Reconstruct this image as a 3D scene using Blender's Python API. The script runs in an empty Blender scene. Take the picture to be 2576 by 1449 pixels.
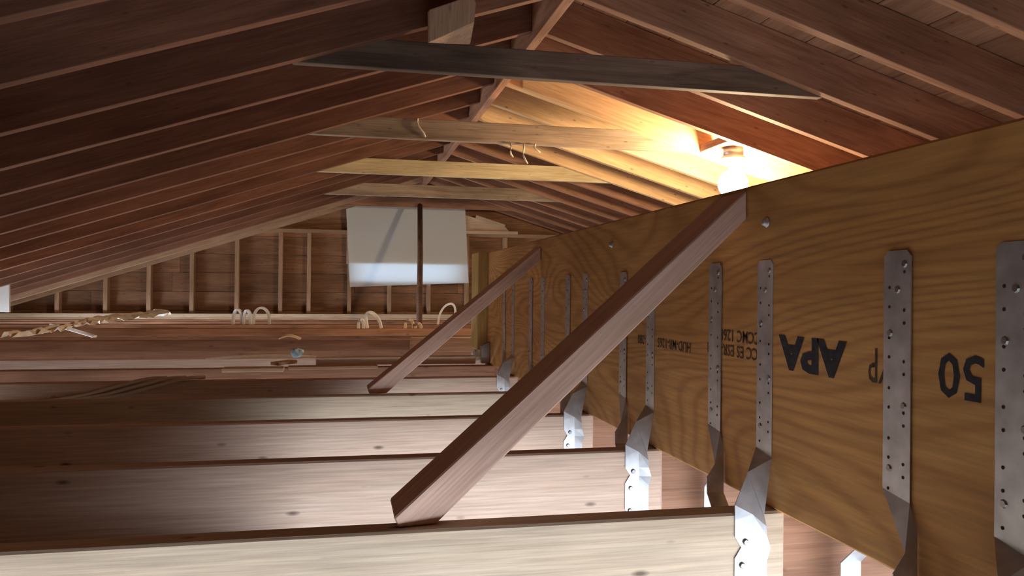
import bpy, bmesh, math, random
from mathutils import Vector, Matrix, Euler
random.seed(7)
scene = bpy.context.scene
C = scene.collection
V = Vector

# ------------------------------------------------------------------ camera
FPX = 1987.5
r_ax = V((0.9781108, -0.20786897, 0.00947387))
u_ax = V((-0.00993908, -0.00119367, 0.99994989))
f_ax = V((0.20784725, 0.97815595, 0.00323357))
cam_d = bpy.data.cameras.new('camera')
cam = bpy.data.objects.new('camera', cam_d)
C.objects.link(cam)
cam_d.sensor_width = 36.0
cam_d.lens = FPX / 2576 * 36.0
cam_d.clip_start = 0.02
cam.matrix_world = Matrix(((r_ax.x, u_ax.x, -f_ax.x, 0), (r_ax.y, u_ax.y, -f_ax.y, 0), (r_ax.z, u_ax.z, -f_ax.z, 0), (0, 0, 0, 1)))
scene.camera = cam

# ------------------------------------------------------------------ world, daylight, exposure
w = bpy.data.worlds.new('world')
scene.world = w
w.use_nodes = True
bg = w.node_tree.nodes['Background']
bg.inputs['Color'].default_value = (0.62, 0.80, 1.0, 1)
bg.inputs['Strength'].default_value = 4.0

def area(name, loc, direction, sx, sy, power, col):
    d = bpy.data.lights.new(name, 'AREA')
    d.shape = 'RECTANGLE'
    d.size, d.size_y = sx, sy
    d.energy = power
    d.color = col
    o = bpy.data.objects.new(name, d)
    o.location = loc
    o.rotation_euler = V(direction).to_track_quat('-Z', 'Y').to_euler()
    C.objects.link(o)
    return o
# daylight standing in the open garage door below and behind the camera
area('garage_door_daylight', (1.7, -1.72, -1.95), (0, 1, -0.8), 3.6, 2.0, 275, (0.80, 0.90, 1.0))
# daylight in the garage window in the left wall, toward the far end
area('garage_window_daylight', (-3.40, 5.9, -1.55), (1, -0.1, -0.25), 1.6, 1.1, 130, (0.85, 0.93, 1.0))

scene.view_settings.view_transform = 'Standard'
scene.view_settings.look = 'None'
scene.view_settings.gamma = 1.0
scene.view_settings.use_curve_mapping = False
scene.view_settings.exposure = 0.38

# ------------------------------------------------------------------ materials
def nt(name):
    m = bpy.data.materials.new(name)
    m.use_nodes = True
    t = m.node_tree
    return m, t, t.nodes, t.links, t.nodes['Principled BSDF']

def ramp(n, stops):
    r = n.new('ShaderNodeValToRGB')
    e = r.color_ramp.elements
    e[0].position, e[0].color = stops[0][0], stops[0][1]
    e[1].position, e[1].color = stops[-1][0], stops[-1][1]
    for p, c in stops[1:-1]:
        x = e.new(p)
        x.color = c
    return r

def g(v):
    return (v, v, v, 1)

def coords(n, l, scale, rnd=True):
    tc = n.new('ShaderNodeTexCoord')
    out = tc.outputs['Object']
    if rnd:
        oi = n.new('ShaderNodeObjectInfo')
        mu = n.new('ShaderNodeMath'); mu.operation = 'MULTIPLY'; mu.inputs[1].default_value = 61.0
        l.new(oi.outputs['Random'], mu.inputs[0])
        ad = n.new('ShaderNodeVectorMath'); ad.operation = 'ADD'
        l.new(out, ad.inputs[0]); l.new(mu.outputs[0], ad.inputs[1])
        out = ad.outputs[0]
    sc = n.new('ShaderNodeVectorMath'); sc.operation = 'MULTIPLY'
    sc.inputs[1].default_value = scale
    l.new(out, sc.inputs[0])
    return sc.outputs[0]

def noise(n, l, vec, scale, detail=3, rough=0.5, dist=0.0):
    t = n.new('ShaderNodeTexNoise')
    t.inputs['Scale'].default_value = scale
    t.inputs['Detail'].default_value = detail
    t.inputs['Roughness'].default_value = rough
    t.inputs['Distortion'].default_value = dist
    l.new(vec, t.inputs['Vector'])
    return t.outputs['Fac']

def mixc(n, l, fac, a, b, mode='MIX'):
    m = n.new('ShaderNodeMix'); m.data_type = 'RGBA'; m.blend_type = mode
    for sock, v in ((m.inputs[0], fac), (m.inputs[6], a), (m.inputs[7], b)):
        if hasattr(v, 'is_output'):
            l.new(v, sock)
        else:
            sock.default_value = v
    return m.outputs[2]

def wood(name, light, dark, knot=0.5, rough=0.75, stain=0.35, grain=1.0, tint=0.12, kcol=(0.06, 0.03, 0.018, 1)):
    m, t, n, l, b = nt(name)
    v = coords(n, l, (0.8, 10, 10))
    f1 = noise(n, l, v, 3.0 * grain, 4, 0.55, 1.2)
    v2 = coords(n, l, (3.0, 90, 90))
    f2 = noise(n, l, v2, 3.0, 2)
    r1 = ramp(n, [(0.3, dark + (1,)), (0.62, light + (1,))]); l.new(f1, r1.inputs[0])
    r2 = ramp(n, [(0.25, g(0.78)), (0.75, g(1.12))]); l.new(f2, r2.inputs[0])
    col = mixc(n, l, 1.0, r1.outputs[0], r2.outputs[0], 'MULTIPLY')
    v3 = coords(n, l, (1.1, 3, 3))
    f3 = noise(n, l, v3, 1.6, 3)
    r3 = ramp(n, [(0.3, g(1 - stain)), (0.6, g(1.0))]); l.new(f3, r3.inputs[0])
    col = mixc(n, l, 1.0, col, r3.outputs[0], 'MULTIPLY')
    oi = n.new('ShaderNodeObjectInfo')
    rt = ramp(n, [(0.0, g(1 - tint)), (1.0, g(1 + tint))]); l.new(oi.outputs['Random'], rt.inputs[0])
    col = mixc(n, l, 1.0, col, rt.outputs[0], 'MULTIPLY')
    if knot > 0:
        v4 = coords(n, l, (9, 24, 24))
        vo = n.new('ShaderNodeTexVoronoi'); vo.inputs['Scale'].default_value = 1.0
        l.new(v4, vo.inputs['Vector'])
        rk = ramp(n, [(0.05, g(knot)), (0.13, g(0.0))]); l.new(vo.outputs['Distance'], rk.inputs[0])
        col = mixc(n, l, rk.outputs[0], col, kcol)
    l.new(col, b.inputs['Base Color'])
    b.inputs['Roughness'].default_value = rough
    b.inputs['Specular IOR Level'].default_value = 0.25
    bp = n.new('ShaderNodeBump'); bp.inputs['Strength'].default_value = 0.25; bp.inputs['Distance'].default_value = 0.002
    l.new(f2, bp.inputs['Height']); l.new(bp.outputs[0], b.inputs['Normal'])
    return m

def plain(name, col, rough=0.6, metal=0.0, spec=0.4, var=0.0, vscale=20):
    m, t, n, l, b = nt(name)
    b.inputs['Base Color'].default_value = col + (1,)
    b.inputs['Roughness'].default_value = rough
    b.inputs['Metallic'].default_value = metal
    b.inputs['Specular IOR Level'].default_value = spec
    if var > 0:
        v = coords(n, l, (1, 1, 1))
        f = noise(n, l, v, vscale, 4)
        r = ramp(n, [(0.3, tuple(c * (1 - var) for c in col) + (1,)), (0.7, tuple(min(1, c * (1 + var)) for c in col) + (1,))])
        l.new(f, r.inputs[0]); l.new(r.outputs[0], b.inputs['Base Color'])
    return m

M = {}
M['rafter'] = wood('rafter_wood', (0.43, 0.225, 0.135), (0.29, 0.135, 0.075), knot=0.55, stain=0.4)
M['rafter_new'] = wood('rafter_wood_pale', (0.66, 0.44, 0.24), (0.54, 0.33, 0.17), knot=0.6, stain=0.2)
M['rafter_dark'] = wood('shaded_old_rafter_wood', (0.25, 0.112, 0.066), (0.165, 0.068, 0.038), knot=0.5, stain=0.35)  # older left-slope wood, darkened further to put its shade into the colour
M['deck'] = wood('roof_board_wood', (0.43, 0.235, 0.14), (0.30, 0.15, 0.082), knot=0.6, stain=0.35, tint=0.2)
M['tie'] = wood('weathered_tie_wood', (0.44, 0.34, 0.24), (0.29, 0.20, 0.135), knot=0.5, stain=0.5, grain=0.8)
M['tie_shaded'] = wood('shaded_weathered_tie_wood', (0.25, 0.175, 0.125), (0.14, 0.092, 0.066), knot=0.5, stain=0.5, grain=0.8)  # darker copy of the tie wood: shade on the nearest tie is in the colour
M['tie_pale'] = wood('pale_tie_wood', (0.64, 0.52, 0.32), (0.50, 0.39, 0.22), knot=0.4, stain=0.3)
M['joist'] = wood('joist_fir', (0.65, 0.46, 0.355), (0.59, 0.40, 0.30), knot=0.75, stain=0.16, tint=0.06)
M['joist_warm'] = wood('joist_fir_yellow', (0.63, 0.48, 0.35), (0.57, 0.42, 0.295), knot=0.75, stain=0.16, tint=0.04)
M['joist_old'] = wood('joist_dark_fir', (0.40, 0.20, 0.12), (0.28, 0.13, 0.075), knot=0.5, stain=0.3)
M['brace'] = wood('brace_redwood', (0.74, 0.49, 0.385), (0.64, 0.40, 0.305), knot=0.15, stain=0.15, tint=0.03)
M['gable'] = wood('gable_board_wood', (0.43, 0.23, 0.13), (0.29, 0.14, 0.075), knot=0.7, stain=0.4, tint=0.25)
M['stud'] = wood('stud_wood', (0.55, 0.36, 0.23), (0.42, 0.25, 0.15), knot=0.4, stain=0.25)
M['pale'] = wood('pale_lath_wood', (0.74, 0.56, 0.40), (0.62, 0.44, 0.30), knot=0.3, stain=0.2)
M['post'] = wood('dark_pole_wood', (0.20, 0.11, 0.075), (0.12, 0.06, 0.04), knot=0.0)
M['lvl_end'] = wood('lvl_edge_wood', (0.72, 0.52, 0.20), (0.60, 0.40, 0.14), knot=0.0, stain=0.1)
M['steel'] = plain('galvanized_steel', (0.52, 0.52, 0.54), 0.42, 0.75, var=0.18, vscale=40)
M['nail'] = plain('nail_steel', (0.34, 0.33, 0.33), 0.4, 1.0)
M['hole'] = plain('punched_hole_dark', (0.03, 0.022, 0.02), 0.9)
M['ink'] = plain('black_stamp_ink', (0.03, 0.026, 0.035), 0.8, var=0.5, vscale=160)
M['ink_soft'] = plain('brown_black_stamp_ink', (0.085, 0.05, 0.03), 0.8, var=0.5, vscale=160)
M['white'] = plain('white_plastic', (0.80, 0.80, 0.80), 0.5)
M['porcelain'] = plain('porcelain', (0.80, 0.72, 0.64), 0.35)
M['concrete'] = plain('concrete', (0.58, 0.56, 0.54), 0.85, var=0.15, vscale=5)
M['drywall'] = plain('garage_wall_paint', (0.62, 0.60, 0.57), 0.85, var=0.05, vscale=3)
M['felt'] = plain('roof_felt', (0.05, 0.045, 0.04), 0.95)
M['blue'] = plain('pale_blue_plastic', (0.38, 0.55, 0.68), 0.5)
M['insul'] = plain('crumpled_cream_paper', (0.78, 0.68, 0.56), 0.8, var=0.2, vscale=14)
M['fibre'] = plain('grey_wood_fibre', (0.62, 0.50, 0.38), 0.9)

def plywood():
    m, t, n, l, b = nt('beam_plywood_veneer')
    v = coords(n, l, (0.75, 3.0, 3.6), rnd=False)
    f = noise(n, l, v, 1.15, 1.5, 0.4, 0.35)
    mu = n.new('ShaderNodeMath'); mu.operation = 'MULTIPLY'; mu.inputs[1].default_value = 230.0
    l.new(f, mu.inputs[0])
    si = n.new('ShaderNodeMath'); si.operation = 'SINE'; l.new(mu.outputs[0], si.inputs[0])
    mr = n.new('ShaderNodeMapRange'); mr.inputs[1].default_value = -1; mr.inputs[2].default_value = 1
    l.new(si.outputs[0], mr.inputs[0])
    r1 = ramp(n, [(0.0, (0.50, 0.255, 0.09, 1)), (0.35, (0.60, 0.32, 0.115, 1)), (1.0, (0.64, 0.355, 0.13, 1))])
    l.new(mr.outputs[0], r1.inputs[0])
    v2 = coords(n, l, (6.0, 10, 110), rnd=False)
    f2 = noise(n, l, v2, 1.6, 3, 0.6)
    r2 = ramp(n, [(0.28, g(0.80)), (0.7, g(1.1))]); l.new(f2, r2.inputs[0])
    col = mixc(n, l, 1.0, r1.outputs[0], r2.outputs[0], 'MULTIPLY')
    v3 = coords(n, l, (1.3, 3, 3.5), rnd=False)
    f3 = noise(n, l, v3, 1.7, 2)
    r3 = ramp(n, [(0.3, (0.82, 0.74, 0.66, 1)), (0.65, (1.08, 1.05, 1.0, 1))]); l.new(f3, r3.inputs[0])
    col = mixc(n, l, 1.0, col, r3.outputs[0], 'MULTIPLY')
    l.new(col, b.inputs['Base Color'])
    b.inputs['Roughness'].default_value = 0.62
    b.inputs['Specular IOR Level'].default_value = 0.3
    return m
M['ply'] = plywood()

def sheet():
    m, t, n, l, b = nt('white_translucent_sheet')
    b.inputs['Base Color'].default_value = (0.89, 0.90, 0.87, 1)
    b.inputs['Roughness'].default_value = 0.55
    tr = n.new('ShaderNodeBsdfTranslucent'); tr.inputs[0].default_value = (0.80, 0.86, 0.92, 1)
    mx = n.new('ShaderNodeMixShader'); mx.inputs[0].default_value = 0.32
    l.new(b.outputs[0], mx.inputs[1]); l.new(tr.outputs[0], mx.inputs[2])
    l.new(mx.outputs[0], n['Material Output'].inputs['Surface'])
    return m
M['sheet'] = sheet()

def glow():
    m, t, n, l, b = nt('lit_bulb_glass')
    b.inputs['Base Color'].default_value = (1, 1, 1, 1)
    b.inputs['Emission Color'].default_value = (1.0, 0.74, 0.44, 1)
    b.inputs['Emission Strength'].default_value = 400
    return m
M['bulb'] = glow()

# ------------------------------------------------------------------ mesh helpers
def link(name, me, mat, parent=None, mw=None):
    o = bpy.data.objects.new(name, me)
    C.objects.link(o)
    if mat is not None and not me.materials:
        me.materials.append(mat)
    mw = mw or Matrix.Identity(4)
    if parent is not None:
        o.parent = parent
        o.matrix_parent_inverse = Matrix.Identity(4)
        o.matrix_basis = world_of(parent).inverted() @ mw
    else:
        o.matrix_basis = mw
    return o

def world_of(o):
    m = o.matrix_basis.copy()
    while o.parent is not None:
        o = o.parent
        m = o.matrix_basis @ m
    return m

def tag(o, label=None, cat=None, group=None, kind=None):
    if label: o['label'] = label
    if cat: o['category'] = cat
    if group: o['group'] = group
    if kind: o['kind'] = kind
    return o

def frame(org, x, z):
    x = V(x).normalized()
    y = V(z).cross(x).normalized()
    z = x.cross(y)
    return Matrix(((x.x, y.x, z.x, org[0]), (x.y, y.y, z.y, org[1]), (x.z, y.z, z.z, org[2]), (0, 0, 0, 1)))

def mk(name, verts, faces, mat, fr=None, parent=None, bevel=0.0, smooth=False):
    """verts in world space, stored in the frame fr (grain runs along its x axis)"""
    fr = fr or Matrix.Identity(4)
    inv = fr.inverted()
    bm = bmesh.new()
    vs = [bm.verts.new(inv @ V(v)) for v in verts]
    for f in faces:
        bm.faces.new([vs[i] for i in f])
    bmesh.ops.recalc_face_normals(bm, faces=bm.faces)
    if bevel:
        bmesh.ops.bevel(bm, geom=list(bm.edges), offset=bevel, segments=1, affect='EDGES')
    me = bpy.data.meshes.new(name)
    bm.to_mesh(me); bm.free()
    if smooth:
        for p in me.polygons: p.use_smooth = True
    return link(name, me, mat, parent, fr)

BOXF = [(0, 1, 2, 3), (4, 5, 6, 7), (0, 1, 5, 4), (1, 2, 6, 5), (2, 3, 7, 6), (3, 0, 4, 7)]

def board(name, a, b, wid, thk, up, mat, parent=None, bevel=0.002):
    """plank from a to b (centres of its ends); wid along up, thk across"""
    a, b = V(a), V(b)
    fr = frame((a + b) / 2, b - a, up)
    L = (b - a).length / 2
    vs = [fr @ V((sx * L, sy * thk / 2, sz * wid / 2)) for sx in (-1, 1) for sy, sz in ((-1, -1), (1, -1), (1, 1), (-1, 1))]
    return mk(name, vs, BOXF, mat, fr, parent, bevel)

def prism(name, poly, axis, lo, hi, mat, xdir, parent=None, bevel=0.002, zdir=(0, 0, 1)):
    """polygon of two world coordinates extruded along the third ('x','y','z') from lo to hi"""
    def P(p, t):
        return {'y': (p[0], t, p[1]), 'x': (t, p[0], p[1]), 'z': (p[0], p[1], t)}[axis]
    n = len(poly)
    vs = [P(p, lo) for p in poly] + [P(p, hi) for p in poly]
    fs = [tuple(range(n)), tuple(range(n, 2 * n))] + [(i, (i + 1) % n, n + (i + 1) % n, n + i) for i in range(n)]
    c = sum((V(v) for v in vs), V()) / len(vs)
    return mk(name, vs, fs, mat, frame(c, xdir, zdir), parent, bevel)

def tube(name, pts, rad, mat, parent=None, seg=8, flat=1.0, up=(0, 0, 1)):
    pts = [V(p) for p in pts]
    vs, fs = [], []
    for i, p in enumerate(pts):
        d = (pts[min(i + 1, len(pts) - 1)] - pts[max(i - 1, 0)]).normalized()
        s = d.cross(V(up))
        if s.length < 1e-4: s = d.cross(V((1, 0, 0)))
        s.normalize(); u = s.cross(d)
        rr = rad[i] if isinstance(rad, (list, tuple)) else rad
        for k in range(seg):
            a = 2 * math.pi * k / seg
            vs.append(p + s * math.cos(a) * rr + u * math.sin(a) * rr * flat)
    for i in range(len(pts) - 1):
        for k in range(seg):
            fs.append((i * seg + k, i * seg + (k + 1) % seg, (i + 1) * seg + (k + 1) % seg, (i + 1) * seg + k))
    fs.append(tuple(range(seg))); fs.append(tuple(range((len(pts) - 1) * seg, len(pts) * seg)))
    c = sum(pts, V()) / len(pts)
    return mk(name, vs, fs, mat, Matrix.Translation(c), parent, 0, True)

def ribbon(name, pts, wid, wdir, thk, mat, parent=None):
    """bent flat strip: centre line pts, width along wdir"""
    pts = [V(p) for p in pts]; wd = V(wdir).normalized() * wid / 2
    vs, fs = [], []
    for i, p in enumerate(pts):
        d = (pts[min(i + 1, len(pts) - 1)] - pts[max(i - 1, 0)]).normalized()
        nn = d.cross(wd).normalized() * thk / 2
        vs += [p - wd - nn, p + wd - nn, p + wd + nn, p - wd + nn]
    for i in range(len(pts) - 1):
        for k in range(4):
            fs.append((i * 4 + k, i * 4 + (k + 1) % 4, i * 4 + 4 + (k + 1) % 4, i * 4 + 4 + k))
    fs.append((0, 1, 2, 3)); m = (len(pts) - 1) * 4; fs.append((m, m + 1, m + 2, m + 3))
    c = sum(pts, V()) / len(pts)
    return mk(name, vs, fs, mat, Matrix.Translation(c), parent)

def lathe(name, prof, org, axis, mat, parent=None, seg=20):
    """profile (r, h) turned about axis through org"""
    z = V(axis).normalized()
    x = z.orthogonal().normalized(); y = z.cross(x)
    vs, fs = [], []
    for r, h in prof:
        for k in range(seg):
            a = 2 * math.pi * k / seg
            vs.append(V(org) + z * h + (x * math.cos(a) + y * math.sin(a)) * max(r, 1e-4))
    for i in range(len(prof) - 1):
        for k in range(seg):
            fs.append((i * seg + k, i * seg + (k + 1) % seg, (i + 1) * seg + (k + 1) % seg, (i + 1) * seg + k))
    fs.append(tuple(range(seg))); fs.append(tuple(range((len(prof) - 1) * seg, len(prof) * seg)))
    return mk(name, vs, fs, mat, Matrix.Translation(V(org)), parent, 0, True)

def empty(name, loc):
    o = bpy.data.objects.new(name, None)
    o.empty_display_size = 0.05
    o.matrix_basis = Matrix.Translation(V(loc))
    C.objects.link(o)
    return o

ORD = ['first', 'second', 'third', 'fourth', 'fifth', 'sixth', 'seventh', 'eighth', 'ninth', 'tenth', 'eleventh', 'twelfth',
       'thirteenth', 'fourteenth', 'fifteenth', 'sixteenth', 'seventeenth', 'eighteenth']

# ------------------------------------------------------------------ measures of the attic (metres, camera at the origin)
S = 0.4064
XR, ZR, ML, MR = 0.7365, 1.0362, 0.3309, 0.2932      # ridge line and rafter-bottom slopes
Y3 = 2.6525                                          # rafter that carries the nearest tie
RD = 0.165                                           # rafter depth measured plumb
H = 0.2857                                           # joist tops below the camera
YJ = 0.9404                                          # front face of the first joist in view
XB, ZT, ZB, BT = 0.5568, 0.1503, -0.2857, 0.089      # beam face, top, bottom, thickness
JD = 0.184
XL, XW = -3.45, 5.25                                 # eave walls
YG, YF = 7.96, -1.8                                  # gable studs, garage door wall
ZF = -3.0                                            # garage floor

def ry(i): return Y3 + (i - 3) * S
def zl(x): return ZR - ML * (XR - x)
def zr(x): return ZR - MR * (x - XR)

# ------------------------------------------------------------------ setting
fl = prism('floor', [(XL - 0.2, YF - 0.2), (XW + 0.2, YF - 0.2), (XW + 0.2, YG + 0.3), (XL - 0.2, YG + 0.3)], 'z', ZF - 0.15, ZF, M['concrete'], (1, 0, 0), bevel=0)
tag(fl, kind='structure')
zwl = zl(XL) + RD
zwr = zr(XW) + RD
tag(prism('wall_left', [(YF, ZF), (YG + 0.1, ZF), (YG + 0.1, zwl), (YF, zwl), (YF, -1.0), (6.7, -1.0), (6.7, -2.1), (5.1, -2.1), (5.1, -1.002), (YF, -1.002)], 'x', XL - 0.12, XL, M['drywall'], (0, 1, 0), bevel=0), kind='structure')
tag(prism('wall_right', [(YF, ZF), (YG + 0.1, ZF), (YG + 0.1, zwr), (YF, zwr)], 'x', XW, XW + 0.12, M['drywall'], (0, 1, 0), bevel=0), kind='structure')
# front wall with the open garage door
DX0, DX1, DZ = -0.15, 3.55, -0.92
apex = ZR + RD + 0.02
wf = [(XL - 0.12, ZF), (DX0, ZF), (DX0, DZ), (DX1, DZ), (DX1, ZF), (XW + 0.12, ZF), (XW + 0.12, zwr), (XR, apex), (XL - 0.12, zwl)]
tag(prism('wall_front', wf, 'y', YF - 0.12, YF, M['drywall'], (1, 0, 0), bevel=0), kind='structure')

# roof: felt outside, boards inside
def roof_z(x): return (zl(x) if x < XR else zr(x)) + RD
th = 0.022
rp = [(XL - 0.35, zl(XL - 0.35) + RD + th), (XR, ZR + RD + th), (XW + 0.35, zr(XW + 0.35) + RD + th)]
rpoly = rp + [(x, z + 0.03) for x, z in reversed(rp)]
ceiling = prism('ceiling', rpoly, 'y', YF - 0.3, YG + 0.45, M['felt'], (0, 1, 0), bevel=0)
tag(ceiling, kind='structure')
for side in (-1, 1):
    m = ML if side < 0 else MR
    bw = 0.185
    run = (XR - XL + 0.3) if side < 0 else (XW - XR + 0.3)
    k = 0
    d = 0.004
    while d < run:
        d2 = min(d + bw, run)
        x0, x1 = XR + side * d, XR + side * (d2 - 0.004)
        z0, z1 = ZR - m * d + RD, ZR - m * (d2 - 0.004) + RD
        dz = random.uniform(0, 0.002)
        cut = YF + 0.2 + ((k * 5) % 9 + 3.2) * S * 1.6
        for ya, yb in ((YF, cut - 0.002), (cut + 0.002, YG + 0.12)):
            if yb - ya < 0.3: continue
            prism('roof_board', [(x0, z0 + dz), (x1, z1 + dz), (x1, z1 + th - 0.001), (x0, z0 + th - 0.001)], 'y', ya, yb, M['deck'], (0, 1, 0), ceiling, 0)
        d = d2
        k += 1

# gable wall at the far end: outer sheet with an unseen opening added to backlight the white sheet, boards on it, studs in front
def gz(x): return (zl(x) if x < XR else zr(x)) + RD - 0.004
VX0, VX1, VZ0, VZ1 = 0.10, 1.14, 0.088, 0.26
yo = YG + 0.12
wall_back = prism('wall_back', [(XL - 0.12, ZF), (XW + 0.12, ZF), (XW + 0.12, zwr), (VX1, gz(VX1)), (VX1, VZ0), (VX0, VZ0), (VX0, gz(VX0)), (XL - 0.12, zwl)], 'y', yo, yo + 0.03, M['drywall'], (1, 0, 0), bevel=0)
tag(wall_back, kind='structure')
prism('upper_sheathing', [(VX0, VZ1), (VX1, VZ1), (VX1, gz(VX1)), (XR, gz(XR)), (VX0, gz(VX0))], 'y', yo, yo + 0.03, M['felt'], (1, 0, 0), wall_back, 0)
z = -0.40
while z < 1.18:
    h = 0.182
    zt_ = z + h - 0.004
    # x range of this course under the roof line
    segs = []
    xl_lo = max(XL, XR - (ZR + RD - z) / ML); xl_hi = max(XL, XR - (ZR + RD - zt_) / ML)
    xr_lo = min(XW, XR + (ZR + RD - z) / MR); xr_hi = min(XW, XR + (ZR + RD - zt_) / MR)
    if ZR + RD - zt_ < 0.01: break
    cuts = [XL - 1] + sorted(random.uniform(-2.6, 4.6) for _ in range(2)) + [XW + 1]
    if zt_ > VZ0 and z < VZ1:
        cuts = [XL - 1, random.uniform(-2.2, -1.2), VX0, VX1, XW + 1]
    for a, b in zip(cuts, cuts[1:]):
        if (a, b) == (VX0, VX1): continue
        lo0, hi0 = max(a, xl_lo) + 0.001, min(b, xr_lo) - 0.001
        lo1, hi1 = max(a, xl_hi) + 0.001, min(b, xr_hi) - 0.001
        if hi0 - lo0 < 0.05 or hi1 - lo1 < 0.02: continue
        dy = random.uniform(0, 0.004)
        prism('siding_board', [(lo0, z), (hi0, z), (hi1, zt_), (lo1, zt_)], 'y', YG + 0.092 + dy, yo - 0.001, M['gable'], (1, 0, 0), wall_back, 0)
    z += h
prism('siding_board', [(VX0 + 0.001, -0.035), (VX1 - 0.001, -0.035), (VX1 - 0.001, VZ0 - 0.002), (VX0 + 0.001, VZ0 - 0.002)], 'y', YG + 0.093, yo - 0.001, M['gable'], (1, 0, 0), wall_back, 0)

# ------------------------------------------------------------------ ridge board, rafters, collar ties
ridge = board('ridge_board', (XR, 1.2, 1.075), (XR, YG + 0.06, 1.075), 0.175, 0.038, (0, 0, 1), M['rafter'])
tag(ridge, 'long ridge board running along the peak of the roof', 'ridge board')

NOTE_L = {1: 'nearest, cutting the top left corner', 3: 'its end meets the nearest collar tie', 6: 'its end meets the second collar tie',
          9: 'its end meets the pale collar tie', 12: 'its end meets the fourth collar tie', 16: 'farthest, against the gable wall'}
def rafter(i, side):
    y = ry(i) + random.uniform(-0.003, 0.003)
    m = ML if side < 0 else MR
    x0 = XR + side * 0.020
    x1 = (XL - 0.3) if side < 0 else (XW + 0.3)
    d0, d1 = abs(x0 - XR), abs(x1 - XR)
    j = random.uniform(-0.004, 0.004)
    poly = [(x0, ZR - m * d0 + j), (x1, ZR - m * d1 + j), (x1, ZR - m * d1 + RD - 0.001), (x0, ZR - m * d0 + RD - 0.001)]
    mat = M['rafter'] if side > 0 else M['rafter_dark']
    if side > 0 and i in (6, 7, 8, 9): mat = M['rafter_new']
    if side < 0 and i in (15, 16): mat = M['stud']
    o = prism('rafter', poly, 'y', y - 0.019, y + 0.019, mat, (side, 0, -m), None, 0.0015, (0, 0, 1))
    s = 'left' if side < 0 else 'right'
    lab = '%s roof rafter of the %s slope counted from the camera' % (ORD[i - 1], s)
    tag(o, lab, 'rafter', 'roof rafters of the %s slope' % s)
    return o
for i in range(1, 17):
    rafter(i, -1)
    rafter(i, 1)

TIES = [(3, 'tie_shaded', 0.741, 0.098, 'shaded weathered collar tie nearest the camera, spanning the roof'),
        (6, 'tie', 0.741, 0.100, 'grey collar tie just left of the lit bulb with hanging fibres'),
        (9, 'tie_pale', 0.738, 0.098, 'pale yellowish collar tie, third from the camera'),
        (12, 'tie', 0.741, 0.098, 'stained collar tie, fourth from the camera'),
        (15, 'rafter', 0.782, 0.092, 'dark red brown collar tie above the white sheet at the gable')]
ties = []
for i, mt, z0, h, lab in TIES:
    y0 = ry(i) + 0.0235
    # ends cut to the roof slope
    xa0, xb0 = XR - (ZR - z0) / ML - 0.02, XR + (ZR - z0) / MR + 0.02
    xa1, xb1 = XR - (ZR + 0.04 - z0 - h) / ML - 0.02, XR + (ZR + 0.04 - z0 - h) / MR + 0.02
    o = prism('collar_tie', [(xa0, z0), (xb0, z0), (xb1, z0 + h), (xa1, z0 + h)], 'y', y0, y0 + 0.038, M[mt], (1, 0, 0), None, 0.002)
    tag(o, lab, 'collar tie', 'collar ties across the roof')
    ties.append(o)
    if i == 6:
        for (x, zt2, ln) in ((0.345, 0.84, 0.09), (0.80, 0.742, 0.07), (0.87, 0.742, 0.10), (0.93, 0.742, 0.04)):
            pts = [(x + 0.03 * t + 0.01 * math.sin(5 * t + x * 9), y0 - 0.004 - 0.006 * math.sin(3 * t), zt2 - ln * t) for t in (0, .2, .4, .6, .8, 1)]
            tube('frayed_fibre', pts, [0.006, 0.005, 0.005, 0.004, 0.005, 0.003], M['fibre'], o, 6)

# short block nailed to the third rafter beside the ridge, its underside cut on a slope
yb0, yb1 = ry(3) - 0.235, ry(3) - 0.021
near = [(0.247, 0.757), (0.386, 0.829), (0.391, 0.890), (0.383, 0.915), (0.247, 0.858)]
far = [(0.265, 0.822), (0.407, 0.827), (0.421, 0.960), (0.412, 0.985), (0.262, 0.925)]
bv = [(x, yb0, z) for x, z in near] + [(x, yb1, z) for x, z in far]
scab = mk('wood_block', bv, [tuple(range(5)), tuple(range(5, 10))] + [(i, (i + 1) % 5, 5 + (i + 1) % 5, 5 + i) for i in range(5)], M['stud'], frame((0.33, ry(3) - 0.13, 0.87), (0, 0, 1), (0, 1, 0)), None, 0.002)
tag(scab, 'short wood block with a slanted cut underside above the nearest collar tie', 'wood block')

# sister board on the sixth rafter, ending beside the lamp
xs0, xs1 = 0.86, 1.835
yb = ry(6) - 0.0235 - 0.0195
sis = prism('sister_board', [(xs0, zr(xs0) + 0.008), (xs1, zr(xs1) + 0.008), (xs1, zr(xs1) + 0.15), (xs0, zr(xs0) + 0.15)], 'y', yb - 0.0, yb + 0.0195, M['rafter_new'], (1, 0, -MR), None, 0.001)
tag(sis, 'thin pale board fixed along a right-slope rafter, ending beside the bulb', 'board')

# ------------------------------------------------------------------ beam
YB0, YB1 = -0.6, 3.08
beam = prism('laminated_beam', [(YB0, ZB), (YB1, ZB), (YB1, ZT), (YB0, ZT)], 'x', XB, XB + BT, M['ply'], (0, 1, 0), None, 0.003)
tag(beam, 'deep yellow laminated veneer beam with black stamped letters', 'beam')

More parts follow.
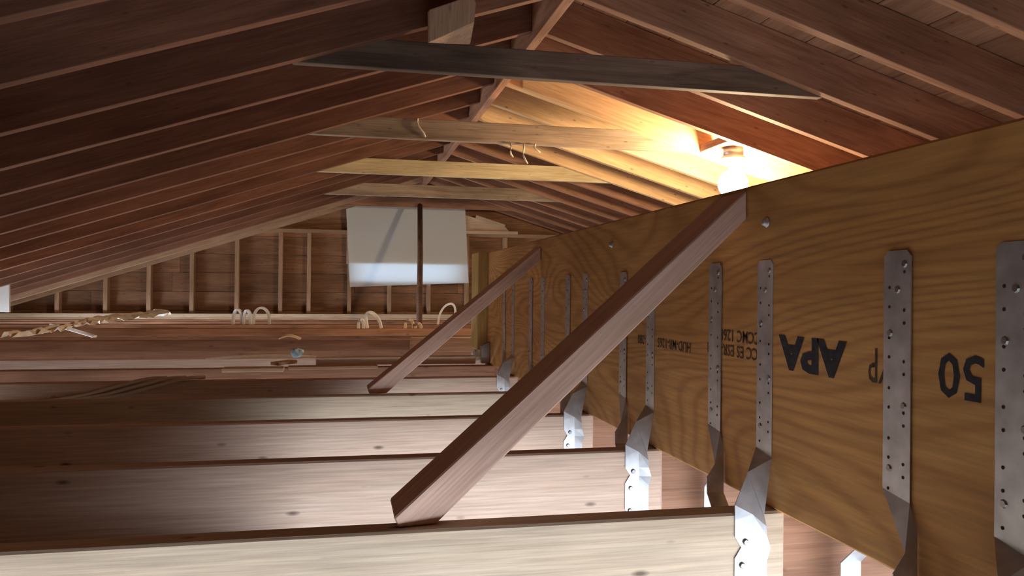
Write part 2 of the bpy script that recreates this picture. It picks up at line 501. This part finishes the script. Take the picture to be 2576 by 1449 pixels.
def stamp(txt, y, z, size, mat, sx=1.0, bold=0.0):
    cu = bpy.data.curves.new('stamp', 'FONT')
    cu.body = txt
    cu.size = size
    cu.resolution_u = 2
    cu.offset = bold
    ob = bpy.data.objects.new('stamp_tmp', cu)
    C.objects.link(ob)
    dg = bpy.context.evaluated_depsgraph_get()
    me = bpy.data.meshes.new_from_object(ob.evaluated_get(dg))
    bpy.data.objects.remove(ob)
    # reading direction runs away from the camera, letters stand on their heads
    mw = Matrix(((0, 0, -1, XB - 0.0006), (sx, 0, 0, y), (0, -1, 0, z), (0, 0, 0, 1)))
    me.materials.clear()
    o = link('stamped_text', me, mat, beam, mw)
    return o
# caps of the default face are about 0.69 of its size
stamp('150', 0.568, -0.056, 0.058, M['ink'], 1.0, 0.0008)
stamp('TYP', 0.700, -0.058, 0.054, M['ink_soft'], 0.62, 0.0)
stamp('APA', 0.800, -0.057, 0.056, M['ink'], 1.28, 0.0028)
stamp('ICC ES ESR-2403', 0.985, -0.077, 0.024, M['ink_soft'], 0.95, 0.0003)
stamp('CCMC 12682-R', 0.985, -0.055, 0.024, M['ink_soft'], 0.95, 0.0003)
stamp('HUD-MR-1265   PRL-280', 1.205, -0.083, 0.024, M['ink_soft'], 0.95, 0.0003)
for (y, z) in ((0.97, 0.095), (1.60, 0.100), (2.28, 0.10)):
    lathe('lag_screw', [(0.007, 0), (0.007, 0.0015), (0.005, 0.002), (0.0045, 0.006), (0.002, 0.007)], (XB, y, z), (-1, 0, 0), M['steel'], beam, 8)

# yellow packer standing at the far end of the beam
pk = prism('beam_packer', [(XB - 0.04, YB1 + 0.002), (XB + BT, YB1 + 0.002), (XB + BT, YB1 + 0.16), (XB - 0.04, YB1 + 0.16)], 'z', ZB + 0.05, ZT, M['lvl_end'], (0, 0, 1), None, 0.002, (0, 1, 0))
tag(pk, 'bright yellow wood packer standing against the far end of the beam', 'wood packer')

# ------------------------------------------------------------------ ceiling joists
JN = {}
for k in range(0, 18):
    y = YJ + (k - 1) * S
    lo, hi = XL + 0.001, (XB + 0.012 if k <= 6 else XW - 0.001)
    j = random.uniform(-0.002, 0.002) if k > 1 else 0
    zt_ = -H - (0.0 if k < 6 else abs(j))
    if y > YG - 0.3: break
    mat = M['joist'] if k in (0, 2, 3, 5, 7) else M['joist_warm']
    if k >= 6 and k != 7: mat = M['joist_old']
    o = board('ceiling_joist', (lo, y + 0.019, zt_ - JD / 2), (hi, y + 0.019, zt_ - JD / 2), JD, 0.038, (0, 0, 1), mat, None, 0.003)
    if k >= 1:
        lab = '%s ceiling joist from the camera, crossing %s' % (ORD[k - 1], 'left of the beam' if k <= 6 else 'beyond the end of the beam')
    else:
        lab = 'ceiling joist under the camera, below the bottom edge of the picture'
    tag(o, lab, 'joist', 'ceiling joists')
    JN[k] = o
for k in range(0, 7):
    y = YJ + (k - 1) * S + 0.038 + 0.019 + 0.0005
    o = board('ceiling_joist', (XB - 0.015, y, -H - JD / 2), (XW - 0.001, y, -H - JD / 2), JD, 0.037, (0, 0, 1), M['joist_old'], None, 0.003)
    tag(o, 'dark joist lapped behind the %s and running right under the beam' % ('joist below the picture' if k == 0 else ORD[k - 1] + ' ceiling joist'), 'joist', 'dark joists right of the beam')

# unseen panels added under the joists, gaps shaped to steer daylight from below
zc0 = -H - JD - 0.002
for (x0, x1, y0, y1) in ((XL, XW, YF, -0.25), (XL, -0.12, -0.25, 0.30), (0.42, XW, -0.25, 0.30), (XL, -0.62, 0.30, 0.95), (XL, -0.06, 0.95, 2.16), (XL, -1.25, 2.16, 2.60), (-0.90, 0.15, 2.16, 2.60), (1.9, XW, 0.30, 3.2)):
    tag(prism('ceiling_light_blocker', [(x0, y0), (x1, y0), (x1, y1), (x0, y1)], 'z', zc0 - 0.0125, zc0, M['drywall'], (1, 0, 0), bevel=0), kind='structure')

# ------------------------------------------------------------------ twist straps
nail_me = None
def nail_mesh():
    bm = bmesh.new()
    bmesh.ops.create_cone(bm, cap_ends=True, segments=8, radius1=0.0042, radius2=0.003, depth=0.0016)
    me = bpy.data.meshes.new('nail')
    bm.to_mesh(me); bm.free()
    me.materials.append(M['nail'])
    return me
nail_me = nail_mesh()
def disc_mesh(pts, r, nrm_axis):
    vs, fs = [], []
    for p in pts:
        b = len(vs)
        for k in range(8):
            a = 2 * math.pi * k / 8
            c, s = math.cos(a) * r, math.sin(a) * r
            vs.append((p[0], p[1] + c, p[2] + s) if nrm_axis == 'x' else (p[0] + c, p[1], p[2] + s))
        fs.append(tuple(range(b, b + 8)))
    me = bpy.data.meshes.new('nail_holes')
    me.from_pydata(vs, [], fs)
    me.materials.append(M['hole'])
    return me

SW = 0.040     # strap width
def build_strap(kind):
    """front strap: leg on the near face of the joist; rear strap: leg on the far face. Local origin: beam face, joist pair mid, z = 0"""
    sg = -1 if kind == 'front' else 1
    t = 0.0016
    if kind == 'front':
        yn, yf_, leg = -0.026, 0.014, -0.0395      # near and far edge on the beam; plane of the leg
    else:
        yn, yf_, leg = 0.118, 0.158, 0.040
    zt_, zb_ = 0.042, -0.232
    zend = -0.44
    x0 = -0.0010
    c = 0.006
    bm = bmesh.new()
    def F(*ps):
        bm.faces.new([bm.verts.new(p) for p in ps])
    if kind == 'front':
        Pn, Pf = (x0, yn, -0.222), (x0, yf_, -0.214)
        A, B = (-0.036, leg + 0.012, -0.238), (-0.019, leg - 0.001, -0.292)
        Cc = (-0.060, leg, -0.277)
        ys_ = leg - 0.0005
        F((x0, yn + c, zt_), (x0, yf_ - c, zt_), (x0, yf_, zt_ - c), (x0, yn, zt_ - c))
        F((x0, yn, zt_ - c), (x0, yf_, zt_ - c), Pf, Pn)
        F(Pn, Pf, A); F(Pn, A, B)
        right = [A, (-0.035, ys_, -0.290)] + [(-0.034, ys_, z_) for z_ in (-0.318, -0.334, -0.350, -0.392, -0.408, zend)]
        left = [Cc, (-0.060, ys_, -0.296)] + [(-0.060 + d_, ys_, z_) for d_, z_ in ((0, -0.318), (0.009, -0.332), (0, -0.346), (0, -0.392), (0.008, -0.406), (0, zend))]
        lip = [B, (-0.018, leg - 0.005, -0.305)] + [(-0.0175 + d_, leg - 0.006, z_) for d_, z_ in ((0, -0.318), (0.005, -0.334), (0, -0.350), (0, -0.392), (0.004, -0.408), (0, zend))]
        for a_ in range(len(right) - 1):
            F(left[a_], right[a_], right[a_ + 1], left[a_ + 1])
            F(right[a_], lip[a_], lip[a_ + 1], right[a_ + 1])
    else:
        yl = yn - 0.010
        Pn, Pf = (x0, yn, -0.212), (x0, yf_, -0.206)
        N_, F_, C_ = (-0.0015, yl, -0.239), (-0.0145, yl, -0.257), (-0.028, yl + 0.001, -0.277)
        F((x0, yn + c, zt_), (x0, yf_ - c, zt_), (x0, yf_, zt_ - c), (x0, yn, zt_ - c))
        F((x0, yn, zt_ - c), (x0, yf_, zt_ - c), Pf, Pn)
        F(Pn, Pf, F_); F(Pn, F_, N_)
        low = [(-0.0015, yl, -0.300), (-0.028, yl, -0.300)]
        F(N_, F_, C_, low[1], low[0])
        F(low[0], low[1], (-0.034, leg + 0.001, -0.36), (-0.004, leg + 0.001, -0.36))
        F((-0.004, leg + 0.001, -0.36), (-0.034, leg + 0.001, -0.36), (-0.034, leg + 0.001, zend), (-0.004, leg + 0.001, zend))
    bmesh.ops.remove_doubles(bm, verts=bm.verts, dist=1e-5)
    bmesh.ops.recalc_face_normals(bm, faces=bm.faces)
    bmesh.ops.solidify(bm, geom=list(bm.faces), thickness=t)
    xs_min = min(v_.co.x for v_ in bm.verts if v_.co.z > -0.1)
    bmesh.ops.recalc_face_normals(bm, faces=bm.faces)
    me = bpy.data.meshes.new('twist_strap')
    bm.to_mesh(me); bm.free()
    me.materials.append(M['steel'])
    # holes and nails
    holes, nails = [], []
    xs = xs_min - 0.0003
    for k in range(9):
        zz = zt_ - 0.022 - k * 0.026
        if zz > zb_ + 0.03:
            holes.append((xs, yn + 0.009, zz - (0.013 if k % 2 else 0)))
            holes.append((xs, yf_ - 0.009, zz - 0.010 - (0.0 if k % 2 else 0.006)))
    hm = disc_mesh(holes, 0.0018, 'x')
    for (yy, zz) in ((yn + 0.009, zt_ - 0.014), (yf_ - 0.010, zt_ - 0.085), (yn + 0.009, zt_ - 0.158), (yf_ - 0.010, zt_ - 0.225), (yf_ - 0.021, zt_ - 0.040)):
        nails.append(Matrix.Translation(V((xs - 0.0004, yy, zz))) @ Matrix.Rotation(-math.pi / 2, 4, 'Y'))
    ly = leg - t - 0.001 if kind == 'front' else leg + 0.002
    lx = -0.047 if kind == 'front' else -0.026
    for zz in ((-0.325, -0.355, -0.395, -0.425) if kind == 'front' else ()):
        nails.append(Matrix.Translation(V((lx + random.uniform(-0.006, 0.004), ly, zz))) @ Matrix.Rotation(math.pi / 2, 4, 'X'))
    return me, hm, nails
STR = {k: build_strap(k) for k in ('front', 'rear')}
def place_strap(kind, k, mirror=False):
    me, hm, nails = STR[kind]
    ym = YJ + (k - 1) * S + 0.038
    dz = random.uniform(-0.004, 0.004)
    if mirror:
        # far face of the beam: the strap turned half round about the plumb line
        root_m = Matrix.Translation(V((XB + BT, ym, dz))) @ Matrix.Rotation(math.pi, 4, 'Z')
    else:
        root_m = Matrix.Translation(V((XB, ym, dz)))
    o = bpy.data.objects.new('twist_strap', me)
    C.objects.link(o)
    o.matrix_basis = root_m
    h = bpy.data.objects.new('nail_holes', hm); C.objects.link(h); h.parent = o; h['kind'] = 'stuff'
    for nm in nails:
        q = bpy.data.objects.new('nail', nail_me); C.objects.link(q); q.parent = o; q.matrix_basis = nm
    which = {0: 'joist below the picture', 1: 'first ceiling joist', 2: 'second ceiling joist', 3: 'third ceiling joist', 4: 'fourth ceiling joist', 5: 'fifth ceiling joist'}[k]
    if mirror:
        lab = 'steel strap on the hidden side of the beam at the %s' % which
    elif kind == 'front':
        lab = 'galvanized twist strap tying the near face of the %s to the beam' % which
    else:
        lab = 'galvanized twist strap with dark folded end behind the %s' % which
    tag(o, lab, 'metal strap', 'steel straps on the beam')
for k in range(0, 6):
    place_strap('front', k)
    place_strap('rear', k)
for k in (1, 2):
    place_strap('rear', k, True)

# ------------------------------------------------------------------ braces (flat 2x4s leaning from joist to beam)
def brace(name, y0, skew, xf, ztop, hc, lab):
    xt = XB - 0.001
    zf = -H + 0.0008
    slope = (ztop - zf) / (xt - xf)
    poly = [(xf - 0.005, zf + 0.012), (xf, zf), (xf + hc, zf), (xt, ztop - hc * slope), (xt, ztop)]
    vs = [(x, y0 + dy + skew * (x - xf) / (xt - xf), z) for dy in (0, 0.089) for x, z in poly]
    n = len(poly)
    fs = [tuple(range(n)), tuple(range(n, 2 * n))] + [(i, (i + 1) % n, n + (i + 1) % n, n + i) for i in range(n)]
    c = sum((V(v) for v in vs), V()) / len(vs)
    o = mk(name, vs, fs, M['brace'], frame(c, (1, skew / (xt - xf), slope), (0, 0, 1)), None, 0.002)
    tag(o, lab, 'brace', 'leaning braces')
brace('brace', 0.953, 0.070, 0.066, 0.145, 0.046, 'large red brown brace leaning from the first joist up to the beam')
brace('brace', 2.188, 0.03, 0.070, 0.128, 0.046, 'small brace leaning from the fourth joist to the beam, farther away')

# ------------------------------------------------------------------ bulb
BX, BY, BZ = 1.90, 3.66, 0.58
lamp = empty('ceiling_lamp', (BX, BY, 0.70))
tag(lamp, 'glowing bulb in a porcelain holder under the right slope', 'lamp')
zc = zr(BX)
lathe('junction_box', [(0.052, 0.0), (0.052, 0.045), (0.03, 0.045)], (BX + 0.01, BY, zc - 0.01), (0, 0, 1), M['steel'], lamp, 8)
lathe('lamp_holder', [(0.058, 0.0), (0.060, -0.012), (0.052, -0.022), (0.036, -0.030), (0.030, -0.050), (0.024, -0.055)], (BX + 0.01, BY, zc - 0.010), (0, 0, 1), M['porcelain'], lamp, 20)
RB = 0.074
zb0 = zc - 0.062
prof = [(0.016, zb0 + 0.012 - BZ), (0.018, zb0 - BZ), (0.026, zb0 - 0.018 - BZ)]
cz = zb0 - 0.03 - RB * 0.75
for a in range(50, -91, -20):
    prof.append((RB * math.cos(math.radians(a)), cz + RB * math.sin(math.radians(a)) - BZ))
lathe('bulb', prof, (BX + 0.01, BY, BZ), (0, 0, 1), M['bulb'], lamp, 24)
hb = board('lamp_cleat', (BX - 0.045, ry(5) + 0.0195, zc + 0.055), (BX - 0.045, ry(6) - 0.0195, zc + 0.055), 0.038, 0.09, (0, 0, 1), M['rafter'])
tag(hb, 'short wood cleat between two rafters above the bulb', 'cleat')

# ------------------------------------------------------------------ gable framing
def stud_top(x): return (zl(x) if x < XR else zr(x)) - 0.0
STUDX = [-2.99, -2.58, -2.17, -1.795, -1.415, -1.008, -0.605, -0.338, 0.05, 0.443, 0.836, 1.225]
for q, x in enumerate(STUDX):
    top = min(stud_top(x) + 0.1, 0.545)
    if 0.3 < x < 1.0: top = VZ0 - 0.02
    o = board('gable_stud', (x, YG + 0.046, -0.2450), (x, YG + 0.046, top), 0.089, 0.038, (0, 1, 0), M['stud'])
    tag(o, '%s gable wall stud from the left' % ORD[q] + (' standing behind the white sheet' if 0.04 < x < 1.2 else ''), 'stud', 'gable wall studs')
o = board('nailer', (-0.85, YG + 0.046, 0.564), (2.2, YG + 0.046, 0.564), 0.036, 0.089, (0, 0, 1), M['stud'])
o = board('opening_sill', (VX0 - 0.05, YG + 0.046, VZ0 - 0.0105), (VX1 + 0.05, YG + 0.046, VZ0 - 0.0105), 0.018, 0.089, (0, 0, 1), M['stud'])
tag(o, 'wood sill at the lower edge of the white sheet', 'sill')
o = bpy.data.objects['nailer']
tag(o, 'level nailer across the gable studs behind the white sheet', 'nailer')
for q, zz in enumerate((-0.2645, -0.3025)):
    o = board('wall_plate', (XL + 0.002, YG + 0.03, zz), (XW - 0.002, YG + 0.03, zz), 0.0375, 0.14, (0, 0, 1), M['pale'] if q == 0 else M['stud'])
    tag(o, ('upper' if q == 0 else 'lower') + ' plate under the gable wall studs', 'wall plate')
o = board('gable_stud', (1.62, YG + 0.046, 0.0), (1.62, YG + 0.046, 0.545), 0.089, 0.038, (0, 1, 0), M['stud'])
tag(o, 'gable stud right of the white sheet above the beam end', 'stud', 'gable wall studs')
o = mk('plywood_scrap', [(1.20, YG - 0.02, 0.585), (1.66, YG - 0.02, 0.60), (1.60, YG - 0.02, 0.66), (1.20, YG - 0.02, 0.76),
                         (1.20, YG - 0.008, 0.585), (1.66, YG - 0.008, 0.60), (1.60, YG - 0.008, 0.66), (1.20, YG - 0.008, 0.76)], BOXF, M['pale'], Matrix.Translation((1.4, YG, 0.65)))
tag(o, 'pale plywood scrap in the gable peak right of the white sheet', 'plywood scrap')
o = board('short_slat', (1.20, YG - 0.03, 0.588), (1.74, YG - 0.03, 0.592), 0.03, 0.018, (0, 0, 1), M['pale'])
tag(o, 'short pale slat lying below the plywood scrap in the gable', 'slat')
o = board('short_slat', (1.30, YG - 0.05, 0.745), (1.60, YG - 0.05, 0.655), 0.035, 0.018, (0.3, 0, 1), M['pale'])
tag(o, 'short slanted slat nailed over the plywood scrap in the gable', 'slat')

# white sheet hung on the gable, pole leaning against the wall
ys = YG - 0.03
prism('backlight_mask', [(VX0 - 0.08, VZ1 - 0.012), (VX1 + 0.08, VZ1 - 0.012), (VX1 + 0.08, 0.54), (VX0 - 0.08, 0.54)], 'y', YG - 0.012, YG - 0.002, M['pale'], (1, 0, 0), wall_back, 0)  # unseen board added behind the sheet to sharpen the edge of its backlit band
sv = [(0.012, ys, 0.83), (1.192, ys, 0.83), (1.232, ys - 0.01, 0.072), (0.055, ys - 0.005, 0.020)]
nx, nz = 12, 8
vs, fs = [], []
for b in range(nz + 1):
    for a in range(nx + 1):
        tp = V(sv[0]).lerp(V(sv[1]), a / nx)
        tp.z = min(tp.z, zl(tp.x) - 0.010)
        p = tp.lerp(V(sv[3]).lerp(V(sv[2]), a / nx), b / nz)
        vs.append(p + V((0, 0.006 * math.sin(a * 0.9) * b / nz, 0)))
for b in range(nz):
    for a in range(nx):
        k = b * (nx + 1) + a
        fs.append((k, k + 1, k + nx + 2, k + nx + 1))
o = mk('white_sheet', vs, fs, M['sheet'], Matrix.Translation((0.6, ys, 0.4)), None, 0, True)
tag(o, 'white foam sheet hung on the far gable wall', 'sheet')
o = tube('pole', [(0.695, 7.50, 0.80), (0.655, 7.0, 0.30), (0.60, 6.44, -0.286)], 0.024, M['post'], None, 8)
tag(o, 'dark thin pole leaning upright in front of the white sheet', 'pole')
o = mk('hanging_board', [(-2.75, 6.55, 0.118), (-2.432, 6.50, 0.115), (-2.425, 6.50, -0.196), (-2.75, 6.55, -0.196),
                       (-2.75, 6.575, 0.118), (-2.432, 6.525, 0.115), (-2.425, 6.525, -0.196), (-2.75, 6.575, -0.196)], BOXF, M['white'], Matrix.Translation((-2.6, 6.5, 0)))
tag(o, 'white panel piece hanging at the far left edge under the rafters', 'panel')

# ------------------------------------------------------------------ boards and litter on the far joists
def lying(name, a, b, w_, t_, mat, lab, cat, up=(0, 0, 1)):
    o = board(name, a, b, w_, t_, up, mat, None, 0.002)
    tag(o, lab, cat)
    return o
z0 = -H + 0.001
lying('header_board', (-2.7, 3.74, z0 + 0.025), (0.63, 3.74, z0 + 0.025), 0.05, 0.04, M['joist_old'], 'reddish header board on edge running to the far end of the beam', 'board')
lying('header_board', (0.30, 3.66, z0 + 0.032), (0.66, 3.66, z0 + 0.032), 0.066, 0.03, M['stud'], 'short knotted header piece beside the packer at the beam end', 'board')
lying('header_board', (-2.8, 4.95, z0 + 0.022), (0.95, 4.95, z0 + 0.022), 0.044, 0.09, M['rafter'], 'long flat board on the joists in front of the gable plate', 'board')
lying('header_board', (-2.8, 5.87, z0 + 0.014), (1.15, 5.87, z0 + 0.014), 0.028, 0.09, M['rafter'], 'board on edge just below the lit gable plate', 'board')
lying('plank', (-0.10, 3.04, z0 + 0.015), (0.50, 3.04, z0 + 0.015), 0.030, 0.05, M['pale'], 'bright plank offcut lying behind the small brace', 'plank')
lying('plank', (-0.40, 2.83, z0 + 0.007), (-0.20, 2.83, z0 + 0.007), 0.014, 0.06, M['pale'], 'short pale offcut left of the bright plank', 'plank')
lying('plank', (-0.235, 2.86, z0 + 0.022), (-0.175, 2.93, z0 + 0.024), 0.012, 0.04, M['pale'], 'tiny slanted offcut lying on the short pale offcut', 'plank')
lying('plank', (-0.19, 2.88, z0 + 0.006), (0.12, 2.90, z0 + 0.006), 0.012, 0.05, M['stud'], 'thin dull offcut in front of the bright plank', 'plank')
pts = [(-0.53 + 0.66 * t, 3.30 - 0.1 * t, z0 + 0.004 + 0.014 * math.sin(min(1, t * 1.4) * math.pi * 0.9)) for t in [i / 12 for i in range(13)]]
o = ribbon('thin_lath', pts, 0.03, (0.1, 1, 0), 0.008, M['pale'])
tag(o, 'long thin bowed lath lying across the joists under the blue lump', 'lath')

def loop(cx, y, zb, wd, ht, lab, mat='white', tw=0.012, lean=0.0, n=14, th_=0.015):
    pts = []
    for i in range(n + 1):
        t = i / n
        a = math.pi * t
        pts.append((cx - wd / 2 * math.cos(a) + lean * math.sin(a), y + 0.01 * math.sin(3 * a), zb + ht * math.sin(a) ** 0.7))
    o = ribbon('plastic_band', pts, tw, (0.25, 1, 0.1), th_, M[mat])
    tag(o, lab, 'band', 'white plastic bands on the joists')
zb1 = -0.286
loop(-0.735, 5.87, zb1 + 0.029, 0.06, 0.105, 'white plastic band loop, leftmost of the cluster by the gable plate', tw=0.03)
loop(-0.670, 5.86, zb1 + 0.029, 0.045, 0.10, 'white plastic band loop, middle of the cluster by the gable plate', tw=0.03)
loop(-0.575, 5.88, zb1 + 0.029, 0.11, 0.118, 'wider white plastic band arch, right of the cluster by the gable plate', tw=0.025)
loop(0.185, 4.95, zb1 + 0.045, 0.085, 0.10, 'cream folded plastic band standing below the white sheet', tw=0.028, lean=-0.03)
loop(0.105, 4.94, zb1 + 0.045, 0.03, 0.055, 'short fold of plastic band beside the cream folded band', tw=0.03)
loop(0.75, 5.88, zb1 + 0.029, 0.125, 0.155, 'single white plastic arch near the small brace', tw=0.02, lean=0.03)
loop(0.40, 4.95, zb1 + 0.045, 0.05, 0.055, 'small curled fibre tuft at the foot of the pole', 'fibre', 0.02)
loop(0.455, 4.94, zb1 + 0.045, 0.035, 0.03, 'tiny curled shaving right of the pole foot', 'fibre', 0.02)
pts = [(-0.345 + 0.115 * t, 4.50, z0 + 0.004 + 0.022 * math.sin(math.pi * min(1, t * 0.85 + 0.12))) for t in [i / 8 for i in range(9)]]
o = ribbon('bent_slat', pts, 0.03, (0.1, 1, 0.25), 0.006, M['pale'])
tag(o, 'short bent pale slat lying alone on the dark boards', 'slat')

def lump(name, c, rx, ry_, rz, mat, lab, cat, seed):
    rn = random.Random(seed)
    bm = bmesh.new()
    bmesh.ops.create_icosphere(bm, subdivisions=2, radius=1)
    for v in bm.verts:
        k = rn.uniform(0.72, 1.1)
        v.co = V((v.co.x * rx * k, v.co.y * ry_ * k, v.co.z * rz * k))
    me = bpy.data.meshes.new(name); bm.to_mesh(me); bm.free()
    o = link(name, me, mat, None, Matrix.Translation(V(c)))
    tag(o, lab, cat)
lump('blue_lump', (-0.178, 3.22, z0 + 0.032), 0.026, 0.02, 0.022, M['blue'], 'small pale blue crumpled plastic lump on the thin lath', 'plastic scrap', 3)
lump('paper_scrap', (0.515, 3.10, z0 + 0.022), 0.022, 0.02, 0.03, M['white'], 'crumpled white scrap at the foot of the yellow packer', 'paper scrap', 5)
lump('paper_scrap', (-1.57, 7.36, z0 + 0.065), 0.085, 0.06, 0.035, M['white'], 'crumpled whitish plastic at the tip of the torn paper strip', 'plastic scrap', 8)
# torn paper along the left side
rn = random.Random(4)
NL, NW = 46, 7
vs, fs = [], []
for a in range(NL + 1):
    t = a / NL
    wd = (0.035 + 0.11 * min(1, max(0, (t - 0.25) * 2.2)) * (1 if t < 0.93 else (1 - t) * 10)) * rn.uniform(0.75, 1.2) + 0.012
    cx = -1.42 - 0.12 * t + 0.03 * math.sin(t * 9)
    for b in range(NW + 1):
        u = b / NW - 0.5
        vs.append((cx + u * wd * 1.6, 3.80 + 3.4 * t + rn.uniform(-0.03, 0.03), -0.232 + 0.016 + rn.uniform(-0.012, 0.02) + 0.05 * (0.25 - u * u) * min(1, t * 2)))
for a in range(NL):
    for b in range(NW):
        k = a * (NW + 1) + b
        fs.append((k, k + 1, k + NW + 2, k + NW + 1))
o = mk('torn_paper', vs, fs, M['insul'], Matrix.Translation((-1.48, 5.5, -0.22)))
tag(o, 'long torn cream paper strip lying along the left side', 'paper strip')
o = board('white_stick', (-1.60, 4.86, z0 + 0.075), (-1.33, 4.70, z0 + 0.012), 0.012, 0.03, (0, 0, 1), M['white'])
tag(o, 'short white plastic stick lying by the torn paper strip', 'stick')
# cables draped over the fifth joist
y5 = YJ + 4 * S
bundle = empty('cable_bundle', (-0.5, y5 + 0.01, -H))
tag(bundle, 'three cables draped together over the shaded fifth joist', 'cables')
for q in range(3):
    dx = -0.055 * q
    pts = [(-0.98 + dx, y5 - 0.012, -0.352), (-0.86 + dx, y5 - 0.010, -0.347), (-0.74 + dx, y5 - 0.009, -0.338), (-0.64 + dx, y5 - 0.008, -0.322), (-0.56 + dx, y5 - 0.008, -0.300),
           (-0.49 + dx, y5 - 0.009, -0.281), (-0.455 + dx, y5 + 0.002, -0.276), (-0.42 + dx, y5 + 0.03, -0.278)]
    tube('cable', pts, 0.0055, M['fibre'], bundle, 7)
# hanger at the far end of the beam
hx = XB - 0.035
o = mk('joist_hanger', [(hx, 3.02, -H + 0.002), (XB - 0.001, 3.02, -H + 0.002), (XB - 0.001, 3.02, -0.20), (hx, 3.02, -0.215),
                        (hx, 3.05, -H + 0.002), (XB - 0.001, 3.05, -H + 0.002), (XB - 0.001, 3.05, -0.20), (hx, 3.05, -0.215)], BOXF, M['nail'], Matrix.Translation((hx, 3.03, -0.25)), None, 0.001)
tag(o, 'dark steel bracket at the far lower corner of the beam', 'bracket')
